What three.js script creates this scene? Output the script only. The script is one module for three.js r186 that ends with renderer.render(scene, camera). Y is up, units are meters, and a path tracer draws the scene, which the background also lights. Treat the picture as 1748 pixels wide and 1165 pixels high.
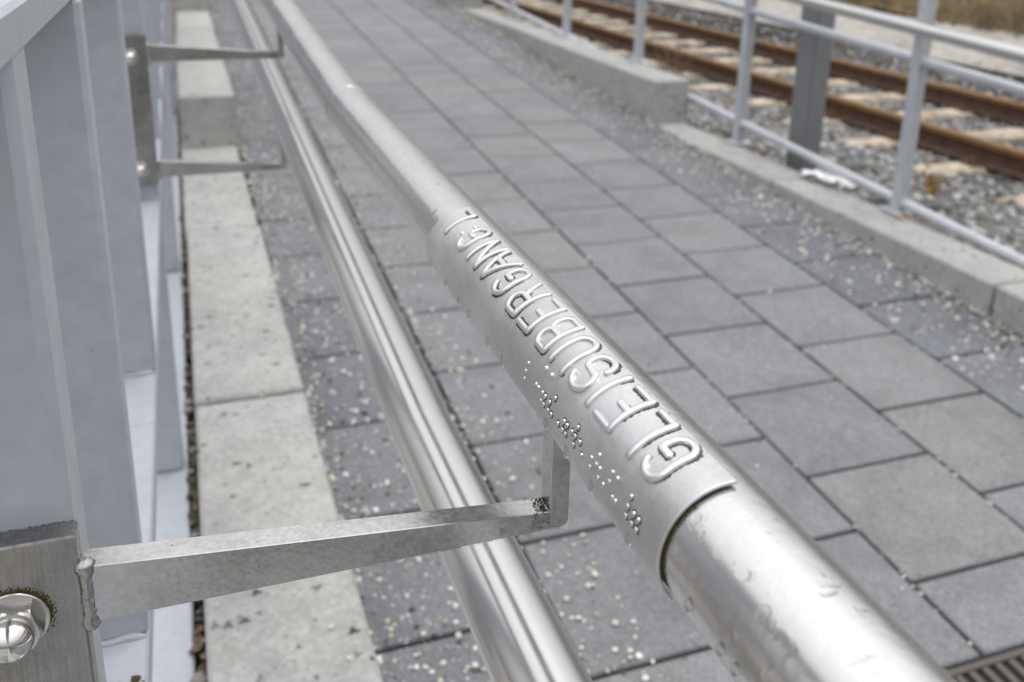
import * as THREE from 'three';
import { mergeGeometries } from 'three/addons/utils/BufferGeometryUtils.js';
import { ConvexGeometry } from 'three/addons/geometries/ConvexGeometry.js';

// ------------------------------------------------------------------ camera, sky, light
const scene = new THREE.Scene();
const H = 1.12;                                     // eye height above the foot of the ramp
const S = 0.0543;                                   // gradient of the ramp
const camera = new THREE.PerspectiveCamera(THREE.MathUtils.radToDeg(2 * Math.atan(582.5 / 1625.6)), 1748 / 1165, 0.02, 900);
camera.position.set(0, H, 0);
camera.rotation.set(-0.2965, -0.354, 0.0263, 'YXZ');
camera.setViewOffset(1748, 1165, -33.2, 240.2, 1748, 1165);   // shifted lens
camera.focus = 0.40;
camera.userData.fStop = 11.5;
scene.add(camera);

function rng(seed) { let a = seed >>> 0; return () => { a = (a + 0x6D2B79F5) | 0; let t = Math.imul(a ^ (a >>> 15), 1 | a); t = (t + Math.imul(t ^ (t >>> 7), 61 | t)) ^ t; return ((t ^ (t >>> 14)) >>> 0) / 4294967296; }; }
// periodic value noise, period P cells
function makeNoise(P, seed) {
  const r = rng(seed), g = new Float32Array(P * P); for (let i = 0; i < P * P; i++) g[i] = r();
  return (u, v) => {                                // u, v in 0..1, tiles
    let x = u * P, y = v * P; const xi = Math.floor(x), yi = Math.floor(y); x -= xi; y -= yi;
    const sx = x * x * (3 - 2 * x), sy = y * y * (3 - 2 * y);
    const a = ((xi % P) + P) % P, b = (a + 1) % P, c = ((yi % P) + P) % P, d = (c + 1) % P;
    const p = g[c * P + a], q = g[c * P + b], s = g[d * P + a], t = g[d * P + b];
    return (p + (q - p) * sx) * (1 - sy) + (s + (t - s) * sx) * sy;
  };
}
{ // overcast sky: bright, softly mottled cloud deck, brighter overhead
  const W = 512, Hh = 256, data = new Float32Array(W * Hh * 4), n1 = makeNoise(9, 5), n2 = makeNoise(21, 6), n3 = makeNoise(47, 7);
  for (let j = 0; j < Hh; j++) for (let i = 0; i < W; i++) {
    const v = (j + .5) / Hh, el = (v - .5) * Math.PI, s = Math.max(0, Math.sin(el));
    const u = i / W, k = (j * W + i) * 4, c = (n1(u, v) - .5) * .5 + (n2(u, v) - .5) * .3 + (n3(u, v) - .5) * .15;
    let L = (.27 + 1.32 * s) * (1 + .42 * c * Math.min(1, s * 3 + .25));
    if (el < 0) L = .27;
    data[k] = L * .992; data[k + 1] = L * 1.0; data[k + 2] = L * 1.022; data[k + 3] = 1;
  }
  const sky = new THREE.DataTexture(data, W, Hh, THREE.RGBAFormat, THREE.FloatType);
  sky.mapping = THREE.EquirectangularReflectionMapping; sky.magFilter = sky.minFilter = THREE.LinearFilter; sky.wrapS = THREE.RepeatWrapping; sky.needsUpdate = true;
  scene.background = sky; scene.environment = sky;
}
const sun = new THREE.DirectionalLight(0xfff6ea, 0.9);
sun.position.set(4, 14, -3); sun.target.position.set(.5, .3, -2); sun.castShadow = true; sun.shadow.radius = 34;
sun.shadow.mapSize.set(2048, 2048); Object.assign(sun.shadow.camera, { left: -9, right: 9, top: 9, bottom: -9, near: 1, far: 40 });
scene.add(sun, sun.target);
const renderer = new THREE.WebGLRenderer({ antialias: true });
renderer.toneMapping = THREE.LinearToneMapping;
renderer.toneMappingExposure = 1.22;
renderer.shadowMap.enabled = true;

// ------------------------------------------------------------------ helpers
const V = (x, y, z) => new THREE.Vector3(x, y, z);
const Y = y => y + H;                               // heights below were measured from eye level
const used = {};
function numbered(n) { const k = used[n] = (used[n] ?? -1) + 1; return k ? n + '_' + String(k).padStart(3, '0') : n; }
function obj(name, geo, mat, parent) { const m = new THREE.Mesh(geo, mat); m.name = parent ? name : numbered(name); m.castShadow = m.receiveShadow = true; (parent || scene).add(m); return m; }
function group(name, p = [0, 0, 0]) { const g = new THREE.Group(); g.name = numbered(name); g.position.set(...p); scene.add(g); return g; }
function tag(o, label, category, grp) { o.userData.label = label; o.userData.category = category; if (grp) o.userData.group = grp; return o; }
function kind(o, k) { o.userData.kind = k; return o; }
// planar uv in metres by dominant normal
function triUV(g, ou = 0, ov = 0) {
  if (g.index) g = g.toNonIndexed();
  const p = g.attributes.position, uv = new Float32Array(p.count * 2), a = V(), b = V(), c = V(), n = V();
  for (let i = 0; i < p.count; i += 3) {
    a.fromBufferAttribute(p, i); b.fromBufferAttribute(p, i + 1); c.fromBufferAttribute(p, i + 2);
    n.subVectors(b, a).cross(c.clone().sub(a)); const x = Math.abs(n.x), y = Math.abs(n.y), z = Math.abs(n.z);
    [a, b, c].forEach((q, k) => { const [u, w] = y >= x && y >= z ? [q.x, q.z] : x >= z ? [q.z, q.y] : [q.x, q.y]; uv[(i + k) * 2] = u + ou; uv[(i + k) * 2 + 1] = w + ov; });
  }
  g.setAttribute('uv', new THREE.BufferAttribute(uv, 2)); return g;
}
// chamfered box between two corners
function cbox(x0, x1, y0, y1, z0, z1, b = .002, ou = 0, ov = 0) {
  const P = []; for (const [x, sx] of [[x0, 1], [x1, -1]]) for (const [y, sy] of [[y0, 1], [y1, -1]]) for (const [z, sz] of [[z0, 1], [z1, -1]])
    P.push(V(x, y + sy * b, z + sz * b), V(x + sx * b, y, z + sz * b), V(x + sx * b, y + sy * b, z));
  return triUV(new ConvexGeometry(P), ou, ov);
}
function tubeBetween(a, b, r, seg = 40, lenSeg = 1, caps = true) {
  const d = b.clone().sub(a), L = d.length(), g = new THREE.CylinderGeometry(r, r, L, seg, lenSeg, !caps);
  const uv = g.attributes.uv; for (let i = 0; i < uv.count; i++) uv.setXY(i, uv.getX(i) * 2 * Math.PI * r, uv.getY(i) * L);
  g.applyQuaternion(new THREE.Quaternion().setFromUnitVectors(V(0, 1, 0), d.normalize())); g.translate((a.x + b.x) / 2, (a.y + b.y) / 2, (a.z + b.z) / 2); return g;
}
// ring-swept tube along points with mitred rings (uv in metres)
function pipe(points, r, seg = 96) {
  const pos = [], uv = [], idx = []; let len = 0;
  points.forEach((p, i) => {
    if (i) len += p.distanceTo(points[i - 1]);
    const t0 = p.clone().sub(points[Math.max(0, i - 1)]).normalize(), t1 = points[Math.min(points.length - 1, i + 1)].clone().sub(p).normalize(), t = t0.add(t1).normalize();
    const ex = V(1, 0, 0), ey = new THREE.Vector3().crossVectors(ex, t).normalize(); if (ey.y < 0) ey.negate();
    for (let k = 0; k <= seg; k++) { const a = k / seg * Math.PI * 2; const q = p.clone().addScaledVector(ex, r * Math.sin(a)).addScaledVector(ey, r * Math.cos(a)); pos.push(q.x, q.y, q.z); uv.push(a * r, len); }
  });
  const n = seg + 1; for (let i = 0; i < points.length - 1; i++) for (let k = 0; k < seg; k++) { const a = i * n + k; idx.push(a, a + n, a + 1, a + 1, a + n, a + n + 1); }
  const g = new THREE.BufferGeometry(); g.setAttribute('position', new THREE.Float32BufferAttribute(pos, 3)); g.setAttribute('uv', new THREE.Float32BufferAttribute(uv, 2)); g.setIndex(idx); g.computeVertexNormals();
  // close the normal seam
  const N = g.attributes.normal; for (let i = 0; i < points.length; i++) { const a = i * n, b = a + seg; const x = N.getX(a) + N.getX(b), y = N.getY(a) + N.getY(b), z = N.getZ(a) + N.getZ(b), l = Math.hypot(x, y, z); N.setXYZ(a, x / l, y / l, z / l); N.setXYZ(b, x / l, y / l, z / l); }
  return g;
}
function dataTex(N, metres, fn, srgb = true) {
  const d = new Uint8Array(N * N * 4); const c = [0, 0, 0];
  for (let j = 0; j < N; j++) for (let i = 0; i < N; i++) { fn(i / N, j / N, c); const k = (j * N + i) * 4; d[k] = Math.max(0, Math.min(255, c[0])); d[k + 1] = Math.max(0, Math.min(255, c[1])); d[k + 2] = Math.max(0, Math.min(255, c[2])); d[k + 3] = 255; }
  const t = new THREE.DataTexture(d, N, N); t.wrapS = t.wrapT = THREE.RepeatWrapping; t.magFilter = THREE.LinearFilter; t.minFilter = THREE.LinearMipmapLinearFilter; t.generateMipmaps = true;
  if (srgb) t.colorSpace = THREE.SRGBColorSpace; t.repeat.set(1 / metres, 1 / metres); t.needsUpdate = true; return t;
}
const fbm = (seed, P0, oct = 4) => { const ns = []; for (let o = 0; o < oct; o++) ns.push(makeNoise(P0 << o, seed + o)); return (u, v) => { let s = 0, a = .5, w = 0; for (const n of ns) { s += a * n(u, v); w += a; a *= .55; } return s / w; }; };
function spots(N, count, rmin, rmax, seed) {         // tiling mask of small irregular blots
  const m = new Float32Array(N * N), r = rng(seed);
  for (let s = 0; s < count; s++) {
    const cx = r() * N, cy = r() * N, R = (rmin + (rmax - rmin) * r() ** 3) * N, e = .6 + r() * .8, ph = r() * 7, st = .4 + .6 * r();
    for (let y = -Math.ceil(R * 1.5); y <= R * 1.5; y++) for (let x = -Math.ceil(R * 1.5); x <= R * 1.5; x++) {
      const d = Math.hypot(x * e, y / e), a = Math.atan2(y, x), rr = R * (.8 + .25 * Math.sin(3 * a + ph) + .12 * Math.sin(7 * a + 2 * ph)); if (d > rr) continue;
      const k = (((cy + y | 0) % N + N) % N) * N + (((cx + x | 0) % N + N) % N); m[k] = Math.max(m[k], st * Math.min(1, (rr - d) / (rr * .4 + .6)));
    }
  }
  return (u, v) => m[(Math.floor(v * N) % N) * N + Math.floor(u * N) % N];
}

// ------------------------------------------------------------------ materials
const M = {};
{ // concrete
  const big = fbm(11, 3), mid = fbm(15, 24, 3), fine = fbm(19, 160, 2), pits = spots(1024, 700, .0016, .0095, 21), pale = spots(1024, 110, .001, .004, 22);
  const map = dataTex(1024, 1.1, (u, v, c) => {
    let k = 162 + (big(u, v) - .5) * 24 + (mid(u, v) - .5) * 24 + (fine(u, v) - .5) * 30; const w = (big(v, u) - .5) * 12;
    const p = pits(u, v); k *= 1 - .7 * p; k += 55 * pale(u, v); c[0] = k + w * .3; c[1] = k; c[2] = k - 2 - w * .6;
  });
  const bump = dataTex(1024, 1.1, (u, v, c) => { c[0] = c[1] = c[2] = 150 + (mid(u, v) - .5) * 60 + (fine(u, v) - .5) * 70 - 110 * pits(u, v); }, false);
  M.concrete = new THREE.MeshStandardMaterial({ map, bumpMap: bump, bumpScale: .002, roughness: .9, color: 0xffffff });
}
{ // path pavers
  const big = fbm(31, 4), stain = fbm(33, 7, 4), mid = fbm(35, 40, 3), fine = fbm(39, 220, 2), dark = spots(1024, 420, .001, .006, 41), pale = spots(1024, 300, .0008, .003, 42);
  const mk = (base, rr, gg, bb) => dataTex(1024, .83, (u, v, c) => {
    let k = base + (big(u, v) - .5) * 10 + (mid(u, v) - .5) * 12 + (fine(u, v) - .5) * 38; k *= 1 - .42 * dark(u, v); k *= 1 - .06 * Math.max(0, Math.min(1, (stain(u, v) - .56) * 7)); k += 22 * pale(u, v); c[0] = k * rr; c[1] = k * gg; c[2] = k * bb;
  });
  const bump = dataTex(1024, .83, (u, v, c) => { c[0] = c[1] = c[2] = 140 + (mid(u, v) - .5) * 50 + (fine(u, v) - .5) * 110 - 70 * dark(u, v); }, false);
  const a = mk(123, .993, 1.006, 1.025), b = mk(114, .98, 1.003, 1.045);
  M.paver = [0xffffff, 0xf4f5f7, 0xfcfbf9, 0xeff0f1, 0xf8f9fa].map(c => new THREE.MeshStandardMaterial({ map: a, bumpMap: bump, bumpScale: .0016, roughness: .78, color: c }));
  M.paverEdge = [0xffffff, 0xf2f3f6, 0xfbf9f7, 0xecedf0, 0xf6f7f8].map(c => new THREE.MeshStandardMaterial({ map: b, bumpMap: bump, bumpScale: .0022, roughness: .74, color: c }));
}
M.bedding = new THREE.MeshStandardMaterial({ color: new THREE.Color().setRGB(.035, .033, .031), roughness: 1 });
{ // stainless tube: fine grind lines round the tube, faint smears
  const lines = makeNoise(600, 51), sm = fbm(55, 6), blot = fbm(58, 26, 3);
  const rough = dataTex(1024, .25, (u, v, c) => { const k = 96 + (lines(u, v * .02) - .5) * 22 + (sm(u, v) - .5) * 34 + (blot(u, v) - .5) * 16; c[0] = c[2] = 0; c[1] = k; }, false);
  const bump = dataTex(1024, .25, (u, v, c) => { c[0] = c[1] = c[2] = 128 + (lines(u, v * .02) - .5) * 26 + (sm(v, u) - .5) * 60; }, false);
  const film = dataTex(1024, .14, (u, v, c) => { const b = blot(u, v), e = Math.max(0, Math.min(1, (b - .5) * 6)); c[0] = c[1] = c[2] = 90 + e * 110 + (sm(u, v) - .5) * 50; }, false);
  M.steel = new THREE.MeshStandardMaterial({ color: new THREE.Color().setRGB(.62, .615, .605), metalness: 1, roughness: .58, roughnessMap: rough, bumpMap: bump, bumpScale: .00006 });
  M.steelWet = new THREE.MeshStandardMaterial({ color: new THREE.Color().setRGB(.66, .655, .65), metalness: 1, roughness: .66, roughnessMap: rough, bumpMap: film, bumpScale: .00012 });
}
{ // cast sign metal
  const a = fbm(61, 5), f = fbm(65, 120, 3), p = spots(1024, 300, .0008, .003, 67);
  const map = dataTex(1024, .2, (u, v, c) => { let k = 197 + (a(u, v) - .5) * 36 + (f(u, v) - .5) * 14; k *= 1 - .35 * p(u, v); c[0] = c[1] = k; c[2] = k + 1; });
  const bump = dataTex(1024, .2, (u, v, c) => { c[0] = c[1] = c[2] = 128 + (f(u, v) - .5) * 90 + (a(v, u) - .5) * 120 - 60 * p(u, v); }, false);
  const rough = dataTex(512, .2, (u, v, c) => { c[0] = c[2] = 0; c[1] = 132 + (a(v, u) - .5) * 56 + (f(u, v) - .5) * 30; }, false);
  M.sign = new THREE.MeshStandardMaterial({ map, bumpMap: bump, bumpScale: .00016, metalness: 1, roughness: 1, roughnessMap: rough });
  M.letter = new THREE.MeshStandardMaterial({ color: new THREE.Color().setRGB(.72, .72, .725), metalness: 1, roughness: .3, bumpMap: bump, bumpScale: .00006 });
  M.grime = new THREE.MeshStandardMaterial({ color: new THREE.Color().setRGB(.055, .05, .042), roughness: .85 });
  M.dot = new THREE.MeshStandardMaterial({ color: new THREE.Color().setRGB(.6, .6, .6), metalness: 1, roughness: .14 });
}
{ // flat steel bar of the brackets: mill lines, pits, greyish oxide
  const ln = makeNoise(500, 71), a = fbm(73, 6), f = fbm(77, 90, 3), p = spots(1024, 260, .0008, .004, 79);
  const map = dataTex(1024, .16, (u, v, c) => { let k = 184 + (a(u, v) - .5) * 34 + (f(u, v) - .5) * 34; k *= 1 - .5 * p(u, v); c[0] = k + 2; c[1] = k; c[2] = k - 2; });
  const mapP = dataTex(1024, .16, (u, v, c) => { let k = 176 + (ln(v * .03, u) - .5) * 20 + (a(u, v) - .5) * 50 + (f(u, v) - .5) * 20; k *= 1 - .4 * p(u, v); c[0] = k + 1; c[1] = k; c[2] = k - 1; });
  const bump = dataTex(1024, .16, (u, v, c) => { c[0] = c[1] = c[2] = 128 + (a(v, u) - .5) * 40 + (f(u, v) - .5) * 80 - 60 * p(u, v); }, false);
  const rough = dataTex(512, .16, (u, v, c) => { c[0] = c[2] = 0; c[1] = 54 + (a(v, u) - .5) * 36 + (f(u, v) - .5) * 30; }, false);
  M.bar = new THREE.MeshStandardMaterial({ map, bumpMap: bump, bumpScale: .00012, metalness: 1, roughness: 1, roughnessMap: rough });
  M.plate = new THREE.MeshStandardMaterial({ map: mapP, bumpMap: bump, bumpScale: .0001, metalness: 1, roughness: 1.3, roughnessMap: rough, color: 0xdededd });
}
M.polished = new THREE.MeshStandardMaterial({ color: new THREE.Color().setRGB(.72, .71, .69), metalness: 1, roughness: .12 });
M.washer = new THREE.MeshStandardMaterial({ color: new THREE.Color().setRGB(.6, .59, .57), metalness: 1, roughness: .3 });
M.weld = new THREE.MeshStandardMaterial({ color: new THREE.Color().setRGB(.42, .415, .41), metalness: 1, roughness: .24 });
{ // grey paint
  const a = fbm(81, 4), f = fbm(85, 90, 2), zn = makeNoise(34, 83), p = spots(1024, 90, .0006, .003, 87);
  const map = dataTex(1024, .7, (u, v, c) => { let k = 1 + (a(u, v) - .5) * .07 + (f(u, v) - .5) * .06 + (zn(u, v) - .5) * .03; k *= 1 - .35 * p(u, v); c[0] = 168 * k; c[1] = 173 * k; c[2] = 181 * k; });
  M.paint = new THREE.MeshPhysicalMaterial({ map, roughness: .42, clearcoat: .25, clearcoatRoughness: .3 });
  M.paintDark = new THREE.MeshStandardMaterial({ map, color: 0xbab7b2, roughness: .5 });
}
{ // zinc for the far railing's tubes
  const a = fbm(91, 10), f = fbm(95, 80, 2);
  const map = dataTex(512, .5, (u, v, c) => { const k = 1 + (a(u, v) - .5) * .14 + (f(u, v) - .5) * .08; c[0] = 186 * k; c[1] = 190 * k; c[2] = 196 * k; });
  M.zinc = new THREE.MeshStandardMaterial({ map, roughness: .36, metalness: .2 });
}
{ // rusty rail
  const a = fbm(101, 8), f = fbm(105, 90, 3);
  const map = dataTex(512, .6, (u, v, c) => { const k = 1 + (a(u, v) - .5) * .5 + (f(u, v) - .5) * .4; c[0] = 84 * k; c[1] = 60 * k; c[2] = 48 * k; });
  const map2 = dataTex(512, .6, (u, v, c) => { const k = 1 + (a(u, v) - .5) * .35 + (f(u, v) - .5) * .3; c[0] = 120 * k; c[1] = 90 * k; c[2] = 54 * k; });
  M.rust = new THREE.MeshStandardMaterial({ map, roughness: .85, bumpMap: map, bumpScale: .001 });
  M.rustHead = new THREE.MeshStandardMaterial({ map: map2, roughness: .55, metalness: .3 });
}
{ // weathered timber sleepers
  const a = fbm(111, 6), ln = makeNoise(240, 113);
  const map = dataTex(512, .6, (u, v, c) => { const k = 1 + (a(u, v) - .5) * .7 + (ln(u * .05, v) - .5) * .25; c[0] = 164 * k; c[1] = 152 * k; c[2] = 135 * k; });
  M.sleeper = new THREE.MeshStandardMaterial({ map, bumpMap: map, bumpScale: .004, roughness: .9 });
}
M.iron = new THREE.MeshStandardMaterial({ color: new THREE.Color().setRGB(.1, .088, .084), roughness: .6, metalness: .3 });
{
  const f = fbm(121, 60, 3), a = fbm(125, 6);
  const map = dataTex(512, 1.3, (u, v, c) => { const k = 1 + (f(u, v) - .5) * .7 + (a(u, v) - .5) * .3; c[0] = 150 * k; c[1] = 146 * k; c[2] = 140 * k; });
  M.gravel = new THREE.MeshStandardMaterial({ map, bumpMap: map, bumpScale: .012, roughness: 1 });
  const map2 = dataTex(512, 2.3, (u, v, c) => { const k = 1 + (f(u, v) - .5) * .9 + (a(u, v) - .5) * .9; c[0] = 96 * k; c[1] = 82 * k; c[2] = 56 * k; });
  M.bed = new THREE.MeshStandardMaterial({ map, color: 0x8f8d8a, bumpMap: map, bumpScale: .012, roughness: 1 });
  M.yard = new THREE.MeshStandardMaterial({ map, color: 0x8a8a8a, roughness: 1 });
  M.soil = new THREE.MeshStandardMaterial({ map: map2, roughness: 1 });
}
M.stone = new THREE.MeshStandardMaterial({ roughness: .85 });
M.grass = new THREE.MeshStandardMaterial({ roughness: .9, side: THREE.DoubleSide });
M.moss = new THREE.MeshStandardMaterial({ roughness: 1 });
M.paper = new THREE.MeshStandardMaterial({ color: new THREE.Color().setRGB(.9, .9, .92), roughness: .85, side: THREE.DoubleSide });
M.leaf = new THREE.MeshStandardMaterial({ color: new THREE.Color().setRGB(.42, .26, .06), roughness: .8, side: THREE.DoubleSide });
M.brownLeaf = new THREE.MeshStandardMaterial({ color: new THREE.Color().setRGB(.27, .16, .06), roughness: .85, side: THREE.DoubleSide });
M.stalk = new THREE.MeshStandardMaterial({ color: new THREE.Color().setRGB(.22, .12, .07), roughness: .9, side: THREE.DoubleSide });
M.water = new THREE.MeshPhysicalMaterial({ color: 0xffffff, transmission: 1, thickness: .003, ior: 1.333, roughness: .02, attenuationColor: new THREE.Color(1, 1, 1), attenuationDistance: 1 });

// ------------------------------------------------------------------ setting
// wide ground sheet
{
  const g = new THREE.PlaneGeometry(700, 700).rotateX(-Math.PI / 2); const uv = g.attributes.uv; for (let i = 0; i < uv.count; i++) uv.setXY(i, uv.getX(i) * 700, uv.getY(i) * 700);
  const o = kind(obj('ground', g, M.yard), 'structure'); o.position.y = Y(-1.5);
}
const rampY = z => -S * z;                           // world height of the path surface
// path: dark bedding with every paver laid on it
const Z_DRAIN = -.872, Z_FAR = -12.2;
const path = kind(obj('path', (() => {
  const s = new THREE.Shape(); s.moveTo(-2.5, rampY(2.5) - .012); s.lineTo(13, rampY(-13) - .012); s.lineTo(13, -.5); s.lineTo(-2.5, -.5);
  const g = new THREE.ExtrudeGeometry(s, { depth: 1.8, bevelEnabled: false }); g.rotateY(Math.PI / 2); g.scale(1, 1, 1); g.translate(.18, 0, 0); return triUV(g);
})(), M.bedding), 'structure');
{
  const R = rng(77), cols = [[.18, .255], [.48, .115], [.78, .275], [1.08, .135], [1.38, .295], [1.68, .15]];
  const J = .0042, T = .05, cache = {};
  const pgeo = (len, v) => cache[len.toFixed(3) + v] ??= cbox(-.15 + J, .15 - J, -T, 0, -len / 2 + J, len / 2 - J, .0025, v * .37, v * .61);
  const pitch = Math.atan(S);
  for (const [i, [x0, off]] of cols.entries()) {
    const edge = i === 0 || i === 5, mats = edge ? M.paverEdge : M.paver;
    let zs = [Z_DRAIN]; for (let k = 1; k < 60; k++) { const z = -(off + .3 * k); if (z < Z_DRAIN - .03 && z > Z_FAR) zs.push(z); }
    for (let k = 0; k < zs.length - 1; k++) {
      const len = zs[k] - zs[k + 1], zc = (zs[k] + zs[k + 1]) / 2, m = obj('paver', pgeo(len, Math.floor(R() * 6)), mats[Math.floor(R() * 5)], path);
      m.position.set(x0 + .15 + (R() - .5) * .0015, rampY(zc) + (R() - .5) * .002, zc); m.rotation.set(pitch + (R() - .5) * .005, Math.floor(R() * 2) * (Math.abs(len - .3) < .001 ? Math.PI : 0) + (R() - .5) * .004, (R() - .5) * .005, 'YXZ');
      if (Math.abs(m.rotation.y) > 1) m.rotation.x *= -1;
    }
  }
  // level part in front of the drain, behind the photographer's feet
  for (let i = 0; i < 6; i++) for (let k = 0; k < 11; k++) { const z = -.74 + .15 + .3 * k; if (z > 2.35) continue; const m = obj('paver', pgeo(.3, (i + k) % 6), M.paver[(i * 2 + k) % 3], path); m.position.set(.33 + .3 * i, rampY(z) , z); m.rotation.x = pitch; }
}
{ const g = cbox(-.2, 2.2, rampY(-12.2) - .5, rampY(-12.2), -60, -12.22, .004); kind(obj('platform', g, M.paver[0]), 'structure'); }
// drain grate across the foot of the ramp
{
  const d = group('drain_grate', [0, 0, 0]); tag(d, 'rusty iron slotted drain grate set across the grey paving', 'drain grate');
  const y = z => rampY(z) - .004;
  for (const z of [-.866, -.748]) obj('frame', cbox(.185, 1.975, y(z) - .03, y(z), z - .006, z + .006, .0015), M.iron, d);
  const g = cbox(-.006, .006, -.03, 0, -.052, .052, .0015), web = cbox(-.0065, .0065, -.02, -.001, -.007, .007, .001);
  for (let x = .2; x < 1.97; x += .0255) { const b = obj('bar', g, M.iron, d); b.position.set(x, y(-.807), -.807); b.rotation.x = Math.atan(S); if (x + .013 < 1.965) { const w = obj('cross_web', web, M.iron, d); w.position.set(x + .01275, y(-.807) - .002, -.807); } }
}
// stepped concrete kerbs either side
function kerb(name, x0, x1, joints) {
  const k = kind(group(name), 'structure'), R = rng(x0 > 1 ? 5 : 9);
  for (const [za, zb, top] of joints) { const s = obj('kerb_stone', cbox(x0, x1, Y(top) - .34, Y(top), zb + .004, za - .004, .006, R() * 3, R() * 3), M.concrete, k); s.position.set((R() - .5) * .004, (R() - .5) * .003, 0); s.rotation.y = (R() - .5) * .003; }
  return k;
}
kerb('kerb_left', -.033, .172, [[.6, -.7, -.915], [-.7, -1.735, -.918], [-1.735, -2.785, -.915], [-2.785, -3.93, -.916], [-3.8, -4.86, -.713], [-4.86, -5.9, -.715], [-5.9, -7.05, -.714], [-6.92, -8, -.52], [-8, -9.05, -.52], [-9.05, -10.2, -.52], [-10.05, -12.2, -.34]]);
kerb('kerb_right', 1.988, 2.165, [[.4, -.76, -.925], [-.76, -1.8, -.928], [-1.8, -2.85, -.925], [-2.85, -3.95, -.926], [-3.816, -5.4, -.727], [-5.4, -7.2, -.726], [-7.05, -9, -.53], [-9, -10.8, -.53], [-10.7, -12.2, -.34]]);

// ground behind the right kerb: ballast bed falling to the track, then a gravel path and a grassy bank
const profile = [[2.1, -.97], [2.4, -1.0], [3.0, -1.13], [3.35, -1.215], [3.9, -1.255], [5.1, -1.255], [5.45, -1.2], [5.75, -1.04], [7.2, -1.0], [7.6, -.96], [9.5, -.25], [14, 1.0], [30, 2.2]];
const bedY = x => { for (let i = 1; i < profile.length; i++) if (x <= profile[i][0]) { const [a, b] = profile[i - 1], [c, d] = profile[i]; return b + (d - b) * (x - a) / (c - a); } return profile.at(-1)[1]; };
function strip(name, x0, x1, nx, mat, z0 = 4, z1 = -60, nz = 60, amp = .01, seed = 1) {
  const g = new THREE.PlaneGeometry(1, 1, nx, nz), p = g.attributes.position, uv = g.attributes.uv, n = makeNoise(40, seed);
  for (let i = 0; i < p.count; i++) { const x = x0 + (x1 - x0) * (p.getX(i) + .5), z = z0 + (z1 - z0) * (p.getY(i) + .5); p.setXYZ(i, x, Y(bedY(x)) + (n(x / 8, z / 17) - .5) * amp, z); uv.setXY(i, x, z); }
  g.computeVertexNormals(); return kind(obj(name, g, mat), 'structure');
}
strip('ballast_bed', 2.15, 5.7, 40, M.bed, 4, -60, 120, .015, 3).position.y = -.02;
strip('gravel_path', 5.7, 7.3, 14, M.gravel, 4, -60, 60, .02, 4);
strip('grass_bank', 7.3, 30, 60, M.soil, 4, -60, 120, .12, 6);
strip('verge_ground', 2.15, 5.7, 2, M.soil, 4, -60, 2, 0, 8).position.y = -.2;
{ const g = new THREE.PlaneGeometry(6, 30).rotateX(-Math.PI / 2); const uv = g.attributes.uv; for (let i = 0; i < uv.count; i++) uv.setXY(i, uv.getX(i) * 6, uv.getY(i) * 30); const o = kind(obj('verge', g, M.gravel), 'structure'); o.position.set(-3.03, Y(-1.08), -10); }

// stones ------------------------------------------------------------
function stoneGeo(seed, rough = .35, detail = 0) {
  const g = new THREE.IcosahedronGeometry(1, detail), p = g.attributes.position, r = rng(seed), mem = {};
  for (let i = 0; i < p.count; i++) { const k = [p.getX(i), p.getY(i), p.getZ(i)].map(v => v.toFixed(2)).join(); const s = mem[k] ??= 1 - rough + 2 * rough * r(); p.setXYZ(i, p.getX(i) * s, p.getY(i) * s * .72, p.getZ(i) * s); }
  g.computeVertexNormals(); return g;
}
const _m = new THREE.Matrix4(), _q = new THREE.Quaternion(), _c = new THREE.Color();
function scatter(name, geo, mat, list, parent) {      // list of [x, y, z, size, r, g, b]
  const im = new THREE.InstancedMesh(geo, mat, list.length), R = rng(list.length + name.length * 131);
  list.forEach(([x, y, z, s, r, g, b, sy = 1], i) => { _q.setFromEuler(new THREE.Euler(R() * .8 - .4, R() * 6.3, R() * .8 - .4)); _m.compose(V(x, y, z), _q, V(s, s * sy, s * (.7 + R() * .5))); im.setMatrixAt(i, _m); im.setColorAt(i, _c.setRGB(r, g, b)); });
  im.name = parent ? name : numbered(name); im.castShadow = im.receiveShadow = true; kind(im, 'stuff'); (parent || scene).add(im); return im;
}
const SLEEPERS = []; for (let k = -4; k < 20; k++) SLEEPERS.push(-3.765 - .594 * k);
for (let v = 0; v < 3; v++) {
  const R = rng(200 + v), L = [];
  for (let i = 0; i < 15000; i++) {
    const far = R() < .35, x = 2.2 + R() * 3.45, z = far ? -6.5 - R() * 8 : -1.3 - R() * 5.6; let y = Y(bedY(x)) - .012 + R() * .016;
    const near = SLEEPERS.some(s => Math.abs(z - s) < .115) && x > 3.42 && x < 5.45; if (near && R() < .9) continue;
    if (Math.abs(x - 3.93) < .05 || Math.abs(x - 4.99) < .05) y -= .02;
    const t = R(), k = t < .62 ? .09 + R() * .13 : t < .82 ? .24 + R() * .2 : .05 + R() * .05, w = R() < .22 ? .3 : .04, s = .012 + R() * .016;
    L.push([x, y, z, s, k * (.98 + w * .5), k * (1 + w * .1), k * (1.07 - w * .9)]);
  }
  const o = scatter('ballast', stoneGeo(31 + v, .3, 0), M.stone, L); tag(o, ['grey crushed stone ballast heaped beside and between the rusty rails', 'angular crushed ballast stones lying round the sleepers', 'broken grey stones of the track bed behind the fence'][v], 'ballast');
}
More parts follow.
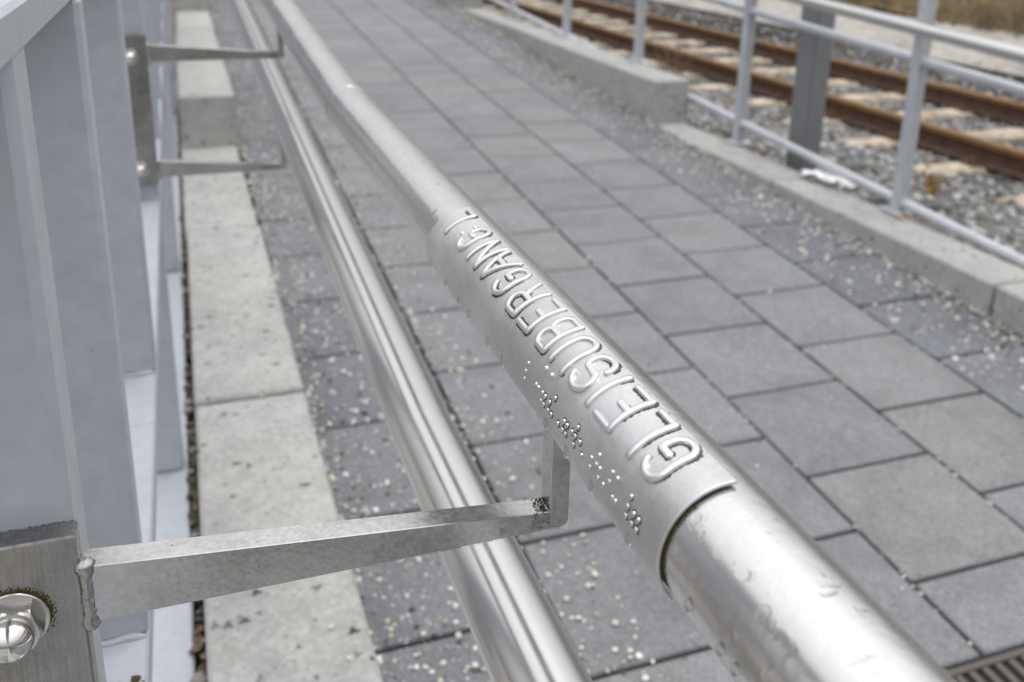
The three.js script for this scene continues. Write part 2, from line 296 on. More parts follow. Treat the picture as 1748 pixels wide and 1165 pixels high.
// light grit strewn over the path, thickest along both kerbs and in the joints
{
  const R = rng(401), L = [];
  const add = (x, z, s, y0) => { const t = R(), k = t < .65 ? .52 + R() * .3 : t < .85 ? .24 + R() * .18 : .05 + R() * .08; const w = R() * .22; L.push([x, (y0 ?? rampY(z)) + s * .35, z, s, k * (1 + w * .3), k * (1 - w * .2), k * (1 - w), .7]); };
  for (let i = 0; i < 11000; i++) { const z = -.9 - 8.5 * R() ** 1.5; add(.176 + .42 * R() ** 1.8, z, .0008 + .0052 * R() ** 2.5); }
  for (let i = 0; i < 7500; i++) { const z = -.9 - 8.5 * R() ** 1.2; add(1.985 - .28 * R() ** 2.6, z, .0012 + .0062 * R() ** 2.2); }
  for (let i = 0; i < 700; i++) { const z = -.9 - 6 * R(); add(.5 + 1.3 * R(), z, .0012 + .0026 * R() ** 2); }
  for (let i = 0; i < 700; i++) { const z = -.9 - 5 * R(), x = .48 + .3 * Math.floor(R() * 5) + (R() - .5) * .008; add(x, z, .0015 + .0022 * R(), rampY(z) - .004); }
  for (let i = 0; i < 150; i++) { const z = -.9 - 2.8 * R(); add(-.03 + .19 * R(), z, .0012 + .0022 * R(), Y(-.915)); }
  const o = scatter('grit', stoneGeo(61, .3, 0), M.stone, L); tag(o, 'pale grit strewn over the paving along both kerbs', 'grit');
  // crumbs of soil, leaf litter at the right kerb foot
  const D = []; for (let i = 0; i < 2600; i++) { const z = -1 - 7 * R(), s = .002 + .006 * R() ** 2, t = R(); D.push([1.99 - .12 * R() ** 3, rampY(z) + .001, z, s, ...(t < .4 ? [.06, .05, .035] : t < .75 ? [.3, .22, .16] : [.12, .13, .05]), .35]); }
  tag(scatter('leaf_litter', stoneGeo(63, .4, 0), M.stone, D), 'brown crumbs of leaf litter and soil at the kerb foot', 'litter');
  const G = []; for (let i = 0; i < 700; i++) { const z = -.9 - 4.5 * R(), s = .003 + .007 * R() ** 2, t = R(); G.push([-.046 + .014 * R(), Y(-.955) + .012 * R(), z, s, ...(t < .5 ? [.05, .045, .035] : t < .8 ? [.12, .085, .05] : [.22, .21, .2]), .6]); }
  tag(scatter('gap_debris', stoneGeo(64, .4, 0), M.stone, G), 'dark leaf debris and stones in the gap behind the left kerb', 'debris');
}
// rails and sleepers
function railGeo(x, parts) {
  const prof = parts === 'head' ? [[-.029, -.034], [-.031, -.008], [-.024, 0], [.024, 0], [.031, -.008], [.029, -.034]] : [[-.055, -.125], [-.055, -.116], [-.012, -.1], [-.007, -.045], [-.026, -.0345], [.026, -.0345], [.007, -.045], [.012, -.1], [.055, -.116], [.055, -.125]];
  const s = new THREE.Shape(prof.map(([a, b]) => new THREE.Vector2(a, b))); const g = new THREE.ExtrudeGeometry(s, { depth: 62, steps: 1, bevelEnabled: false }); g.translate(x, Y(-1.1), -60); return triUV(g);
}
for (const [x, lab] of [[3.93, 'rusty steel rail running closest to the grey fence'], [4.99, 'rusty steel rail beside the gravel path below the bank']]) {
  const r = group('track_rail'); tag(r, lab, 'rail', 'rails of the railway track'); obj('web', railGeo(x, 'web'), M.rust, r); obj('head', railGeo(x, 'head'), M.rustHead, r);
}
{
  const R = rng(71), geos = [0, 1, 2].map(v => cbox(-.98, .98, -.14, 0, -.09, .09, .02, v * .3, v * .21)), base = 'sleeper';
  SLEEPERS.forEach((z) => { const m = obj(base, geos[Math.floor(R() * 3)], M.sleeper); m.position.set(4.46 + (R() - .5) * .05, Y(-1.224) - R() * .004, z); m.rotation.y = (R() - .5) * .03; tag(m, 'pale tan sleeper lying in ballast under the rusty rails', 'sleeper', 'sleepers of the track');
    });
  const clip = mergeGeometries([cbox(-.11, .11, 0, .014, -.05, .05, .003), cbox(-.09, -.05, .014, .035, -.018, .018, .003), cbox(.05, .09, .014, .035, -.018, .018, .003)]);
  const hidden = SLEEPERS.filter(z => z < -1.2 && z > -11); for (const z of hidden) for (const x of [3.93, 4.99]) { const c = obj('rail_clip', clip, M.rust); c.position.set(x, Y(-1.2245), z); tag(c, 'rusty clip plate holding a rail down on its sleeper', 'rail clip', 'rail clips on the sleepers'); }
}
// dry grass on the bank
{
  const g = new THREE.BufferGeometry(); const a = []; for (let k = 0; k < 5; k++) { const an = k * 1.3, c = Math.cos(an), s = Math.sin(an), l = .3 + .12 * (k % 3), w = .012; a.push(-w * c, 0, -w * s, w * c, 0, w * s, l * .8 * s + l * .3 * c, 1 - .12 * k, l * .8 * c - l * .3 * s); }
  g.setAttribute('position', new THREE.Float32BufferAttribute(a, 3)); g.computeVertexNormals();
  const R = rng(501), L = [], T = [[.22, .16, .07], [.15, .1, .045], [.09, .1, .035], [.07, .055, .035], [.3, .24, .13]];
  for (let i = 0; i < 26000; i++) { const x = 7.15 + 11 * R() ** 1.3, z = 1 - 34 * R(), c = T[Math.floor(R() * 5)], k = .6 + R() * .8, s = .1 + .26 * R(); L.push([x, Y(bedY(x)) - .01, z, s, c[0] * k, c[1] * k, c[2] * k]); }
  tag(scatter('dry_grass', g, M.grass, L), 'dry brown and ochre grass covering the bank beyond the track', 'grass');
}

// ------------------------------------------------------------------ handrails
const AX = .1446, AY = Y(-.186), RR = .0212, RS = .0233;   // near stretch of the upper rail runs level
const cyl = (s, deg, r) => { const a = THREE.MathUtils.degToRad(deg); return V(AX + r * Math.sin(a), AY + r * Math.cos(a), -s); };
const KZ = -.902;
function farY(y0, z) { return Y(y0 - S * z); }
{
  const o = group('handrail'); tag(o, 'thick upper stainless handrail carrying the embossed sign', 'handrail');
  const pts = []; for (const z of [.55, .2, -.1, -.5, KZ]) pts.push(V(AX, AY, z)); for (const z of [-1.5, -3, -6, -10, -12]) pts.push(V(AX, AY - S * (z - KZ), z));
  obj('tube', pipe(pts, RR, 128), M.steelWet, o);
  const ring = new THREE.TorusGeometry(RR - .0004, .0011, 8, 64); ring.scale(1, 1, 1.6); ring.translate(AX, AY, KZ); obj('weld_ring', ring, M.weld, o);
  const cap = new THREE.CylinderGeometry(RR, RR, .003, 48).rotateX(Math.PI / 2); cap.translate(AX, AY, .5515); obj('end_cap', cap, M.steel, o);
}
const LX = .14, LR = .0218, LKZ = -.58, LYN = Y(-.359);
{
  const o = group('handrail'); tag(o, 'lower stainless handrail with mirror streaks, running below the sign rail', 'handrail');
  const pts = []; for (const z of [.55, .1, -.3, LKZ]) pts.push(V(LX, LYN, z)); for (const z of [-1.2, -3, -6, -10, -12]) pts.push(V(LX, LYN - S * (z - LKZ), z));
  obj('tube', pipe(pts, LR, 128), M.steel, o);
  const cap = new THREE.CylinderGeometry(LR, LR, .003, 48).rotateX(Math.PI / 2); cap.translate(LX, LYN, .5515); obj('end_cap', cap, M.steel, o);
}
// embossed sign plate bent round the upper rail
const sign = group('handrail_sign'); tag(sign, 'curved metal sign plate with raised letters and braille on the upper handrail', 'sign');
{
  const s0 = .2125, s1 = .4975, t0 = -131, t1 = 4.6, ns = 90, nt = 70, th = .0013, bev = .0006, rings = [];
  // cross-section loop in (s, r) is rounded; build outer sheet, inner sheet and edges as one grid wrapped round the border
  const pos = [], uv = [], idx = [];
  const wob = makeNoise(8, 801);
  const P = (s, t, r) => { const q = cyl(s, t, r + (wob(s * 3, t / 200) - .5) * .00035); pos.push(q.x, q.y, q.z); uv.push(s, THREE.MathUtils.degToRad(t) * RS); return pos.length / 3 - 1; };
  const grid = (f, nu, nv, flip) => { const base = pos.length / 3; for (let i = 0; i <= nu; i++) for (let j = 0; j <= nv; j++) P(...f(i / nu, j / nv)); for (let i = 0; i < nu; i++) for (let j = 0; j < nv; j++) { const a = base + i * (nv + 1) + j, b = a + nv + 1; flip ? idx.push(a, a + 1, b, a + 1, b + 1, b) : idx.push(a, b, a + 1, a + 1, b, b + 1); } };
  const dt = THREE.MathUtils.radToDeg(bev / RS);
  // border profile: inset k in 0..1 -> rounded lip
  const lip = u => { // u 0..1 across: returns [inset fraction, r]
    return u; };
  grid((u, v) => { // outer with rounded borders: clamp parameters
    const s = s0 + (s1 - s0) * u, t = t0 + (t1 - t0) * v; return [s, t, RS];
  }, ns, nt, false);
  const edge = (a) => { const K = 6, base = pos.length / 3, n = a.length; for (const [s, t, es, et] of a) for (let k = 0; k <= K; k++) { const w = k / K * Math.PI, out = Math.sin(w), r = RS - th / 2 + th / 2 * Math.cos(w); P(s + es * out * th * .5, t + et * out * th * .5 / RS * 57.3, r); } for (let i = 0; i < n - 1; i++) for (let k = 0; k < K; k++) { const p = base + i * (K + 1) + k, q = p + K + 1; idx.push(p, q, p + 1, p + 1, q, q + 1); } };
  const N = 60, A = []; for (let i = 0; i <= N; i++) A.push([s0, t0 + (t1 - t0) * i / N, -1, 0]); A.push([s0, t1, -.7, .7]); for (let i = 0; i <= N; i++) A.push([s0 + (s1 - s0) * i / N, t1, 0, 1]); A.push([s1, t1, .7, .7]); for (let i = 0; i <= N; i++) A.push([s1, t1 - (t1 - t0) * i / N, 1, 0]); A.push([s1, t0, .7, -.7]); for (let i = 0; i <= N; i++) A.push([s1 - (s1 - s0) * i / N, t0, 0, -1]); A.push([s0, t0, -.7, -.7]); A.push([s0, t0, -1, 0]);
  edge(A);
  grid((u, v) => [s0 + (s1 - s0) * u, t0 + (t1 - t0) * v, RS - th], 20, nt, true);
  const g = new THREE.BufferGeometry(); g.setAttribute('position', new THREE.Float32BufferAttribute(pos, 3)); g.setAttribute('uv', new THREE.Float32BufferAttribute(uv, 2)); g.setIndex(idx); g.computeVertexNormals();
  obj('sign_plate', g, M.sign, sign);
}
// a stroke: ridge swept along a polyline given in (s mm along the rail, theta degrees)
const MM = .001, degPerMM = 1 / (RS * 1000) * 57.2958;
function stroke(pts, width = 2.9, height = 1.5, grime = 0) {    // pts in (s mm, v mm)
  const cur = new THREE.CatmullRomCurve3(pts.map(([a, b]) => V(a, b, 0)), false, 'catmullrom', .0), len = cur.getLength();
  const raw = []; // densify polyline
  for (let i = 0; i < pts.length - 1; i++) { const d = Math.hypot(pts[i + 1][0] - pts[i][0], pts[i + 1][1] - pts[i][1]), n = Math.max(1, Math.round(d / .45)); for (let k = 0; k < n; k++) raw.push([pts[i][0] + (pts[i + 1][0] - pts[i][0]) * k / n, pts[i][1] + (pts[i + 1][1] - pts[i][1]) * k / n]); } raw.push(pts.at(-1));
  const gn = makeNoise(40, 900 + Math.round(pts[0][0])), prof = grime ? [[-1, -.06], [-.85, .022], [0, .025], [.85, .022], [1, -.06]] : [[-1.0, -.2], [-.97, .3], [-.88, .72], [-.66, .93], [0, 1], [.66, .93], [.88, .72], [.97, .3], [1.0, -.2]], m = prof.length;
  const pos = [], uv = [], idx = []; const w2 = width / 2;
  const row = (u, v, nu, nv, k) => { for (const [a, h] of prof) { const e = grime ? (.38 + Math.max(0, gn(u / 17, v / 17 + a * .21) - .25)) * grime : 0, q = cyl((u + nu * a * (w2 * k + e)) * MM, (v + nv * a * (w2 * k + e)) * degPerMM, RS + (h < 0 ? h : h * (k < 1 ? Math.sqrt(Math.max(0, k)) : 1)) * height * MM); pos.push(q.x, q.y, q.z); uv.push(u * MM, v * MM); } };
  const T = i => { const a = raw[Math.max(0, i - 1)], b = raw[Math.min(raw.length - 1, i + 1)], l = Math.hypot(b[0] - a[0], b[1] - a[1]) || 1; return [(b[0] - a[0]) / l, (b[1] - a[1]) / l]; };
  const t0 = T(0), t1 = T(raw.length - 1); let rows = 0;
  for (const k of [.02, .5, .8, .95]) { const o = Math.sqrt(1 - k * k) * w2; row(raw[0][0] - t0[0] * o, raw[0][1] - t0[1] * o, -t0[1], t0[0], k); rows++; }
  raw.forEach(([u, v], i) => { const t = T(i); row(u, v, -t[1], t[0], 1); rows++; });
  for (const k of [.95, .8, .5, .02]) { const o = Math.sqrt(1 - k * k) * w2, e = raw.at(-1); row(e[0] + t1[0] * o, e[1] + t1[1] * o, -t1[1], t1[0], k); rows++; }
  for (let i = 0; i < rows - 1; i++) for (let k = 0; k < m - 1; k++) { const a = i * m + k, b = a + m; idx.push(a, b, a + 1, a + 1, b, b + 1); }
  const g = new THREE.BufferGeometry(); g.setAttribute('position', new THREE.Float32BufferAttribute(pos, 3)); g.setAttribute('uv', new THREE.Float32BufferAttribute(uv, 2)); g.setIndex(idx); g.computeVertexNormals(); return g;
}
const arc = (cx, cy, rx, ry, a0, a1, n = 10) => { const o = []; for (let i = 0; i <= n; i++) { const a = (a0 + (a1 - a0) * i / n) * Math.PI / 180; o.push([cx + rx * Math.cos(a), cy + ry * Math.sin(a)]); } return o; };
// glyphs: unit width 0..1 (reading direction), height 0 (foot) .. 1 (head)
const rx = .42, ry = .26;
const GL = {
  G: [[...arc(.5, .74, .5, .26, 15, 180), ...arc(.5, .26, .5, .26, 180, 360), [1, .48], [.52, .48]]],
  L: [[[0, 1], [0, 0], [1, 0]]],
  E: [[[1, 1], [0, 1], [0, 0], [1, 0]], [[.08, .5], [.62, .5]]],
  I: [[[.5, 1], [.5, 0]]],
  S: [[...arc(.5, .745, .5, .255, 10, 180), ...arc(.35, .7, .35, .22, 180, 235, 4), ...arc(.65, .3, .35, .22, 55, 0, 4), ...arc(.5, .255, .5, .255, 0, -190)]],
  U: [[[0, 1], ...arc(.5, .28, .5, .28, 180, 360), [1, 1]]],
  B: [[[0, .5], [0, 1], [.6, 1], ...arc(.62, .76, .3, .24, 90, -90), [.6, .52], [0, .52]], [[0, .52], [0, 0], [.62, 0], ...arc(.66, .26, .34, .26, -90, 90), [.6, .52]]],
  R: [[[0, 0], [0, 1], [.6, 1], ...arc(.64, .74, .36, .26, 90, -90), [.5, .48], [0, .48]], [[.55, .48], [1, 0]]],
  A: [[[0, 0], [.5, 1], [1, 0]], [[.22, .36], [.78, .36]]],
  N: [[[0, 0], [0, 1], [1, 0], [1, 1]]],
};
const TOP = -47.2 / degPerMM, BOT = -2.6 / degPerMM;
// letters with the places (mm along the rail) where they start and their widths
const TEXT = [['G', 227.6, 10.4], ['L', 245.0, 10.0], ['E', 261.4, 11.6], ['I', 274.2, 12], ['S', 288, 12], ['U', 305.6, 12], ['B', 325.2, 11.4], ['E', 344.6, 11.6], ['R', 362.4, 12], ['G', 384.2, 11], ['A', 401, 18], ['N', 422.4, 13.4], ['G', 446.4, 10.4], ['L', 478, 11]];
const grimeGeos = [];
TEXT.forEach(([ch, s, w]) => {
  const parts = GL[ch].map(poly => stroke(poly.map(([x, y]) => [s + x * w, BOT + (TOP - BOT) * y])));
  const geos = [...parts]; if (ch === 'U') for (const u of [310.4, 316.6]) geos.push(bump(u, -56.7, 1.25, .95));
  obj('letter', mergeGeometries(geos), M.letter, sign);
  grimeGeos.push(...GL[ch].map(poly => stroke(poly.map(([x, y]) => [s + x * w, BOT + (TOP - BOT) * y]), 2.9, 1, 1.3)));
});
function bump(s, deg, r, h, seg = 12) {
  const pos = [], uv = [], idx = [], rings = 5; const c = cyl(s * MM, deg, RS);
  for (let i = 0; i <= rings; i++) { const a = i / rings * Math.PI / 2, rr = r * Math.cos(a) * (i === rings ? .001 : 1), hh = i === 0 ? -.2 : h * Math.sin(a); for (let k = 0; k <= seg; k++) { const b = k / seg * 6.28319; const q = cyl((s + rr * Math.cos(b)) * MM, deg + rr * Math.sin(b) * degPerMM, RS + hh * MM); pos.push(q.x, q.y, q.z); uv.push(q.x, q.z); } }
  for (let i = 0; i < rings; i++) for (let k = 0; k < seg; k++) { const a = i * (seg + 1) + k, b = a + seg + 1; idx.push(a, b, a + 1, a + 1, b, b + 1); }
  const g = new THREE.BufferGeometry(); g.setAttribute('position', new THREE.Float32BufferAttribute(pos, 3)); g.setAttribute('uv', new THREE.Float32BufferAttribute(uv, 2)); g.setIndex(idx); g.computeVertexNormals(); return g;
}
obj('colon', mergeGeometries([bump(463.3, -32, 1.3, .9), bump(463, -13.2, 1.3, .9)]), M.letter, sign);
const DOTS = [[226, 23], [229.3, 23], [233.6, 123], [241.6, 3], [244, 13], [247.9, 12], [251.5, 3], [255.8, 23], [258.7, 12], [262.8, 23], [270.3, 3], [273.4, 2], [277.8, 123], [280.8, 2], [285.5, 23], [288.5, 23], [293.1, 3], [300.3, 13], [303.5, 23], [308.3, 23], [311.3, 23], [315.8, 2], [318.5, 2], [330.6, 123]];
for (const [s, rows] of DOTS) for (const r of String(rows)) obj('braille_dot', bump(s, [0, -68.6, -77, -85.3][+r], 1.1, 1.0, 10), M.dot, sign);
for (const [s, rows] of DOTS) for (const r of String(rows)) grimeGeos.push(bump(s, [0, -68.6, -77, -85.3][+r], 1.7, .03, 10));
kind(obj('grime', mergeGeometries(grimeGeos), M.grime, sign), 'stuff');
// water clinging to the rail
function drop(q, rx_, ry_, rz_, label) { const g = new THREE.SphereGeometry(1, 20, 14); g.scale(rx_, ry_, rz_); const m = obj('water_drop', g, M.water); m.position.copy(q); tag(m, label, 'water drop', label.includes('sign') ? 'drops under the sign' : 'drops under the bare rail'); return m; }
for (const [s, d] of [[488, -103], [456, -101], [431, -101], [413, -101], [381, -101], [361, -102], [306, -103], [285, -103], [262, -103], [232, -104]]) drop(cyl(s * MM, d, RS + .0002), .0011, .0027, .0017, 'clear water drop hanging on the underside of the sign plate');
for (const [s, d] of [[196, -97], [178.5, -98], [171, -98]]) drop(cyl(s * MM, d, RR + .0002), .0011, .0028, .0016, 'dark water drop on the flank of the bare upper rail');
{ // shallow beads on the crown of the upper rail
  const R = rng(907), g = new THREE.SphereGeometry(1, 12, 8), L = []; const im = [];
  for (let i = 0; i < 70; i++) {
    const s = R() < .4 ? .125 + R() * .083 : .505 + R() * .4, deg = -52 + 74 * R() + (R() - .5) * 14, r = .0005 + .0015 * R() ** 2; im.push([s, deg, r]);
  }
  const beads = new THREE.InstancedMesh(g, M.water, im.length); im.forEach(([s, d, r], i) => { const p = cyl(s, d, RR - r * .04), n = V(Math.sin(d * Math.PI / 180), Math.cos(d * Math.PI / 180), 0); _q.setFromUnitVectors(V(0, 1, 0), n); _m.compose(p, _q, V(r * (.8 + R() * .7), r * .14, r * (.8 + R() * .9))); beads.setMatrixAt(i, _m); });
  beads.name = 'water_beads'; kind(beads, 'stuff'); tag(beads, 'flat beads of rain water on the crown of the upper handrail', 'water'); scene.add(beads);
}

// ------------------------------------------------------------------ brackets
function mossPatch(parent, list, seed) { const R = rng(seed), L = []; for (const [p, n, ex, ey, ez, smin, smax] of list) for (let i = 0; i < n; i++) { const t = R(), c = t < .5 ? [.05, .042, .018] : t < .75 ? [.09, .08, .025] : [.03, .025, .018]; L.push([p[0] + (R() - .5) * ex, p[1] + (R() - .5) * ey, p[2] + (R() - .5) * ez, smin + (smax - smin) * R() ** 2, ...c, .6]); } return scatter('moss', stoneGeo(88, .35, 0), M.moss, L, parent); }
function armGeo(x0, x1, yt0, yt1, yb, legTop, zf, t) {   // tapered arm with upright leg, one flat bar profile
  const lx0 = x1 - .0092, s = new THREE.Shape(), rc = .004; s.moveTo(x0, yb); s.lineTo(x1 - rc, yb); s.quadraticCurveTo(x1, yb, x1, yb + rc); s.lineTo(x1, legTop); s.lineTo(lx0, legTop); s.lineTo(lx0, yt1 + .0012); s.quadraticCurveTo(lx0, yt1, lx0 - .0012, yt1); s.lineTo(x0, yt0); s.closePath();
  const g = new THREE.ExtrudeGeometry(s, { depth: t - .0008, bevelEnabled: true, bevelSize: .0004, bevelThickness: .0004, bevelOffset: -.0004, bevelSegments: 1, curveSegments: 5 }); g.translate(0, 0, zf - t + .0004); return triUV(g);
}
function weldBead(x, y0, y1, z, seed, r = .0027) {
  const g = new THREE.CylinderGeometry(r, r, 1, 14, 46), p = g.attributes.position, n = makeNoise(5, seed), n2 = makeNoise(16, seed + 1);
  for (let i = 0; i < p.count; i++) { const v = p.getY(i) + .5, a = Math.atan2(p.getZ(i), p.getX(i)), k = .8 + .03 * Math.sin(v * 46 + 1.5 * Math.cos(a)) + .5 * n(v * .9, (a + 3.15) / 6.3) + .35 * (n2(v, (a + 3.15) / 6.3) - .5) + .3 * Math.max(0, 1 - Math.abs(v - .9) * 6) + .35 * Math.max(0, 1 - Math.abs(v - .12) * 6) - .7 * Math.max(0, Math.abs(v - .5) * 2 - .88) / .12; p.setXYZ(i, x + p.getX(i) * k + (n(v, .3) - .5) * .0012, y0 + (y1 - y0) * v, z + p.getZ(i) * k); }
  g.computeVertexNormals(); return g;
}
function capNut(parent, x, y, z, seed) {
  const n = new THREE.Group(); n.name = 'cap_nut'; n.position.set(x, y, z); parent.add(n);
  const w = new THREE.LatheGeometry([[.0058, 0], [.0119, 0], [.0125, .0005], [.0125, .0012], [.0119, .0016], [.0058, .0016]].map(a => new THREE.Vector2(...a)), 56).rotateX(Math.PI / 2); obj('washer', w, M.washer, n);
  // hexagon with its corners turned off
  const hex = []; const R0 = .0111, pos = []; const ring = (r, h, hexed) => { const o = []; for (let k = 0; k < 96; k++) { const a = k / 96 * 2 * Math.PI, rh = R0 * Math.cos(Math.PI / 6) / Math.cos(((a + .18) % (Math.PI / 3)) - Math.PI / 6), q = hexed ? Math.min(rh, r) : r; o.push(V(q * Math.cos(a), q * Math.sin(a), h)); } return o; };
  const rs = [ring(.0108, .0016, true), ring(.0112, .0021, true), ring(.0112, .0068, true), ring(.0105, .0082, true), ring(.0096, .0091, true), ring(.0083, .0093, false)], gp = [], gi = []; rs.forEach(o => o.forEach(q => gp.push(q.x, q.y, q.z)));
  for (let i = 0; i < rs.length - 1; i++) for (let k = 0; k < 96; k++) { const a = i * 96 + k, b = i * 96 + (k + 1) % 96; gi.push(a, b, a + 96, b, b + 96, a + 96); }
  let hg = new THREE.BufferGeometry(); hg.setAttribute('position', new THREE.Float32BufferAttribute(gp, 3)); hg.setIndex(gi); hg = hg.toNonIndexed(); hg.computeVertexNormals(); obj('hexagon', hg, M.washer, n);
  const dome = new THREE.LatheGeometry([[.0083, .0093], [.0082, .0112], ...Array.from({ length: 14 }, (_, i) => [.0082 * Math.cos(i / 13 * Math.PI / 2), .0112 + .0072 * Math.sin(i / 13 * Math.PI / 2)])].map(a => new THREE.Vector2(Math.max(.00001, a[0]), a[1])), 48).rotateX(Math.PI / 2); obj('dome', dome, M.polished, n);
  const R = rng(seed), L = []; for (let i = 0; i < 420; i++) { const a = -.7 + (R() + R()) * 1.55, r = .0125 + .0022 * R() ** 3, t = R(), c = t < .6 ? [.055, .05, .012] : [.1, .085, .015]; L.push([r * Math.cos(a), r * Math.sin(a), .00005 + R() * .0003, .00012 + .00026 * R(), ...c, .7]); } scatter('moss', stoneGeo(89, .35, 0), M.moss, L, n);
}
function bracket(zf, dy, label, seed, near) {
  const b = group('rail_bracket'); tag(b, label, 'bracket', 'brackets holding the two handrails');
  const t = .0115, y = v => Y(v + dy);
  obj('plate', cbox(-.104, -.0525, y(-.462), y(-.23), zf - .011, zf, .0008), M.plate, b);
  const zr = (far0, r, kz, y0) => (zf > kz ? y0 : y0 - S * (zf - kz)) - r;
  const railU = (zf > KZ ? AY : AY - S * (zf - KZ)) - RR * .97, railL = (zf > LKZ ? LYN : LYN - S * (zf - LKZ)) - LR * .97;
  const up = obj('support_arm', armGeo(-.0515, .1494, y(-.2443), y(-.2609), y(-.2703), railU, zf, t), M.bar, b);
  const lo = obj('support_arm', armGeo(-.0515, .1448, y(-.426), y(-.4426), y(-.452), railL, zf, t), M.bar, b);
  obj('weld_bead', weldBead(-.0508, y(-.2745), y(-.2415), zf - .0012, seed), M.weld, b); obj('weld_bead', weldBead(-.0508, y(-.456), y(-.424), zf - .0012, seed + 3), M.weld, b);
  capNut(b, -.0768, y(-.262), zf, seed + 5); capNut(b, -.0768, y(-.436), zf, seed + 6);
  mossPatch(b, near ? [[[.1375, y(-.2606), zf - .006], 300, .007, .0006, .011, .00015, .0005], [[.128, y(-.2602), zf - .007], 150, .03, .0003, .010, .00012, .0003], [[.136, y(-.2645), zf + .0001], 240, .009, .009, .0002, .0001, .0003], [[.118, y(-.266), zf + .0001], 40, .003, .004, .0002, .0001, .0003], [[.1, y(-.2705), zf - .0005], 260, .09, .0004, .002, .0001, .0003], [[-.078, y(-.2302), zf - .0108], 220, .05, .0005, .0012, .00015, .0004]]
    : [[[.137, y(-.2606), zf - .006], 120, .009, .001, .011, .0003, .0012], [[.134, y(-.266), zf + .0002], 120, .012, .009, .0005, .0003, .0009], [[.12, y(-.4475), zf + .0002], 160, .03, .005, .0005, .0003, .0009]], seed);
  return b;
}
bracket(-.3444, 0, 'steel bracket with domed nut whose arm rises under the embossed sign', 11, true);
bracket(-1.55, .035, 'steel bracket with two arms farther up the ramp beyond the sign', 21, false);
// green film where the sign's lower end meets the rail
{ const R = rng(33), L = []; for (let i = 0; i < 900; i++) { const d = -112 + 78 * R() ** 1.3, s = .2128 - .0022 * R() ** 3, p = cyl(s, d, RR + .0001), t = R(), c = t < .6 ? [.07, .07, .01] : [.04, .04, .015]; L.push([p.x, p.y, p.z, .00012 + .00032 * R() ** 2, ...c, .8]); } tag(scatter('algae', stoneGeo(90, .35, 0), M.moss, L), 'green algae along the end of the sign plate on the rail', 'algae'); }

// ------------------------------------------------------------------ grey steel guard railing on the left
{
  const g = group('guard_railing'); tag(g, 'light grey painted steel guard railing that carries the handrail brackets', 'railing');
  const XR = -.054, XL = -.118, yT = Y(-.0535), yB = Y(-.49), yP = Y(-.95);
  const rise = z => (z > -.9 ? 0 : -S * (z + .9)) ;
  const sheared = (geo) => { const p = geo.attributes.position; for (let i = 0; i < p.count; i++) p.setY(i, p.getY(i) + rise(p.getZ(i))); geo.computeVertexNormals(); return geo; };
  for (const [za, zb] of [[.6, -.9], [-.9, -6], [-6, -12]]) { obj('top_beam', sheared(cbox(XL, XR, yT, yT + .018, zb, za, .002)), M.paint, g); obj('bottom_beam', sheared(cbox(XL, XR, yB - .03, yB, zb, za, .002)), M.paint, g); }
  obj('base_beam', cbox(XL - .06, -.048, yP - .12, yP, -7, .6, .003), M.paint, g);
  for (const z of [-.3556, -1.562, -2.55, -3.6, -4.65, -5.7]) { const r = rise(z); obj('post', cbox(XL + .001, XR - .0004, yP + .0005, yT + r + .012, z - .036, z, .004, z, 0), M.paint, g); }
  for (const z of [-.6, -1.0, -1.9, -2.22, -2.9, -3.25, -3.95, -4.3, -5.0, -5.35]) { const r = rise(z); obj('bar', cbox(XL, XR, yB + r + .0005, yT + r - .0005, z - .03, z, .003, z, .3), M.paint, g); }
  for (const z of [-.6, -1.0, -1.562, -1.9, -2.55]) { const r = rise(z), w = weldBead(0, 0, 1, 0, 300 + Math.round(-z * 10), .0022); w.scale(1, .06, 1); w.rotateZ(Math.PI / 2); w.translate(XR - .001, yB + r + .001, z + .001); obj('weld_seam', w, M.paint, g); }
}
// moss on the lower beam by the first post
mossPatch(scene.getObjectByName('guard_railing'), [[[-.085, Y(-.489), -.5], 420, .06, .004, .12, .001, .0045], [[-.1, Y(-.489), -.75], 120, .04, .003, .2, .001, .004]], 71);

// ------------------------------------------------------------------ fence beside the track
{
  const f = group('fence'); tag(f, 'grey steel post and tube fence with bright handrail beside the track', 'fence');
  const X = 2.18, fy = (I, z) => Y(I - .0555 * z), top = .05;
  for (let k = -1; k < 9; k++) { const z = -2.40 - .99 * k, y0 = Y(z > -3.8 ? -.96 : z > -7.0 ? -.76 : -.56), p = obj('post', cbox(X - .02, X + .02, y0, fy(top, z), z - .02, z + .02, .003, z, 0), M.zinc, f); obj('base_plate', cbox(X - .045, X + .045, y0 + (z > -3.8 ? .036 : z > -7 ? .034 : .031), y0 + (z > -3.8 ? .044 : z > -7 ? .042 : .039), z - .045, z + .045, .002), M.zinc, f); }
  const run = (name, I, r, x, mat) => obj(name, tubeBetween(V(x, fy(I, 1.0), 1.0), V(x, fy(I, -11.4), -11.4), r, 32), mat, f);
  run('tube', -1.0205, .0165, X, M.zinc); run('tube', -.5575, .0165, X, M.zinc); run('tube', top, .0212, X, M.zinc);
  run('handrail', -.446, .0212, 2.1, M.steel);
  for (let k = -1; k < 9; k++) { const z = -2.40 - .99 * k; obj('bracket', tubeBetween(V(X - .02, fy(-.47, z), z), V(2.103, fy(-.458, z), z), .006, 10), M.zinc, f); }
}
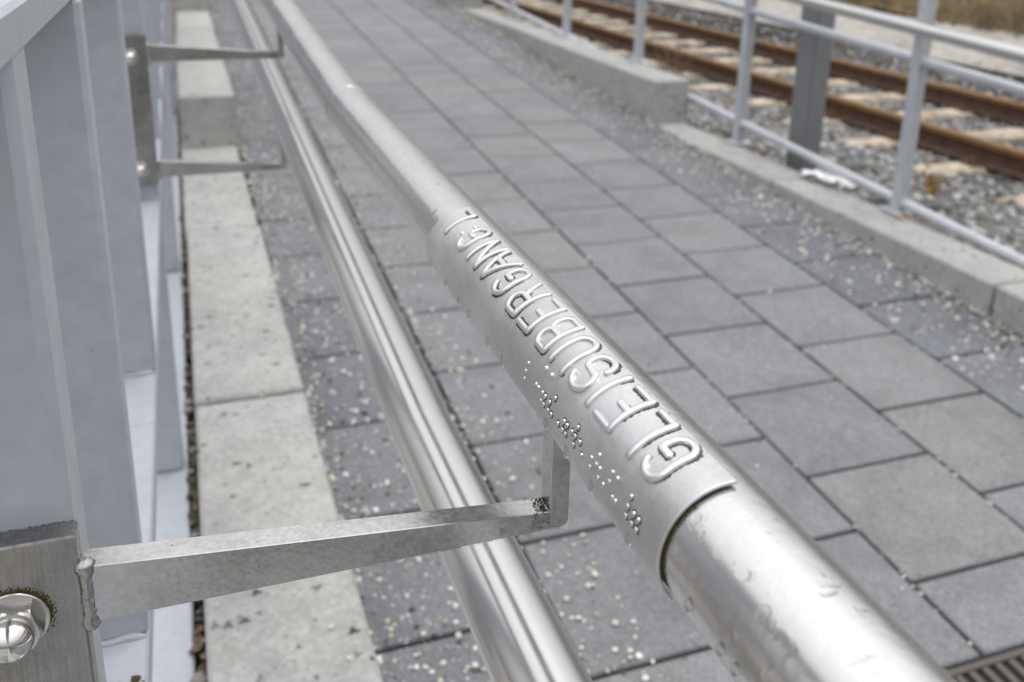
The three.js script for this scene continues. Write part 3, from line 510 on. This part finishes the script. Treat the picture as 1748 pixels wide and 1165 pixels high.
// broad dark steel post behind the fence
{
  const p = group('steel_post', [2.3, 0, -3.12]); tag(p, 'broad dark grey steel post standing in ballast behind the fence', 'post');
  obj('column', cbox(-.014, .05, Y(-1.2), Y(.5), -.075, .06, .003), M.paintDark, p); obj('foot_plate', cbox(-.05, .09, Y(-1.06), Y(-1.045), -.11, .1, .002), M.paintDark, p);
  obj('cover_strip', cbox(-.0172, -.0142, Y(-.84), Y(.5), -.002, .04, .0015), M.paintDark, p);
}
// ------------------------------------------------------------------ small things
function crumple(name, w, d, seed, pos, label, ry_) {
  const g = new THREE.PlaneGeometry(w, d, 14, 10).rotateX(-Math.PI / 2), p = g.attributes.position, n = makeNoise(6, seed), n2 = makeNoise(13, seed + 1);
  for (let i = 0; i < p.count; i++) { const u = p.getX(i) / w + .5, v = p.getZ(i) / d + .5; p.setXYZ(i, p.getX(i) * (1 + .3 * (n(v, .2) - .5)), .003 + .03 * Math.abs(n(u * .6, v * .6) - .3) + .02 * n2(u * .6, v * .6), p.getZ(i) * (1 + .5 * (n(u, .7) - .5))); }
  g.computeVertexNormals(); const m = obj(name, g, M.paper); m.position.set(...pos); m.rotation.y = ry_; return tag(m, label, 'paper');
}
crumple('paper_scrap', .085, .21, 5, [2.165, Y(-.922), -2.76], 'crumpled white paper lying on the kerb below the fence tube', .25);
crumple('paper_scrap', .03, .06, 15, [2.15, Y(-.727), -5.05], 'tiny white paper scrap on the raised kerb block by a fence post', .8);
function weed(x, z, label, seed, n, h, mat, leafy) {
  const R = rng(seed), w = group('weed', [x, Y(bedY(x)) - .015, z]); tag(w, label, 'weed');
  for (let i = 0; i < n; i++) {
    const a = R() * 6.3, l = h * (.6 + .5 * R()), lean = .25 + .5 * R(), tip = V(Math.cos(a) * l * lean, l, Math.sin(a) * l * lean), mid = V(tip.x * .35, l * .55, tip.z * .35);
    const c = new THREE.QuadraticBezierCurve3(V((R() - .5) * .03, 0, (R() - .5) * .03), mid, tip); const st = obj('stem', new THREE.TubeGeometry(c, 8, .0022, 5), M.stalk, w);
    if (leafy) for (let k = 0; k < 7; k++) { const q = c.getPoint(.25 + .75 * k / 6), lf = new THREE.Shape(); lf.moveTo(0, 0); lf.quadraticCurveTo(.011, .014, 0, .036); lf.quadraticCurveTo(-.011, .014, 0, 0); const g = new THREE.ShapeGeometry(lf, 4); const m = obj('leaf', g, R() < .5 ? M.leaf : M.brownLeaf, w); m.position.copy(q); m.rotation.set(R() * 3, R() * 6, R() * 2); }
  }
  return w;
}
weed(2.86, -2.98, 'small ochre leafed weed growing in ballast by the fence', 3, 7, .13, M.leaf, true);
weed(3.2, -5.85, 'reddish brown dead stalks standing between fence and rail', 9, 26, .32, M.stalk, false);
{ const lf = new THREE.Shape(); lf.moveTo(0, 0); lf.quadraticCurveTo(.02, .018, .004, .045); lf.quadraticCurveTo(-.02, .018, 0, 0); const m = obj('fallen_leaf', new THREE.ShapeGeometry(lf, 6).rotateX(-1.3), M.leaf); m.position.set(2.14, Y(-.92), -2.31); m.rotation.y = .7; tag(m, 'single yellow brown leaf on the kerb beside a fence post', 'leaf'); }

renderer.render(scene, camera);
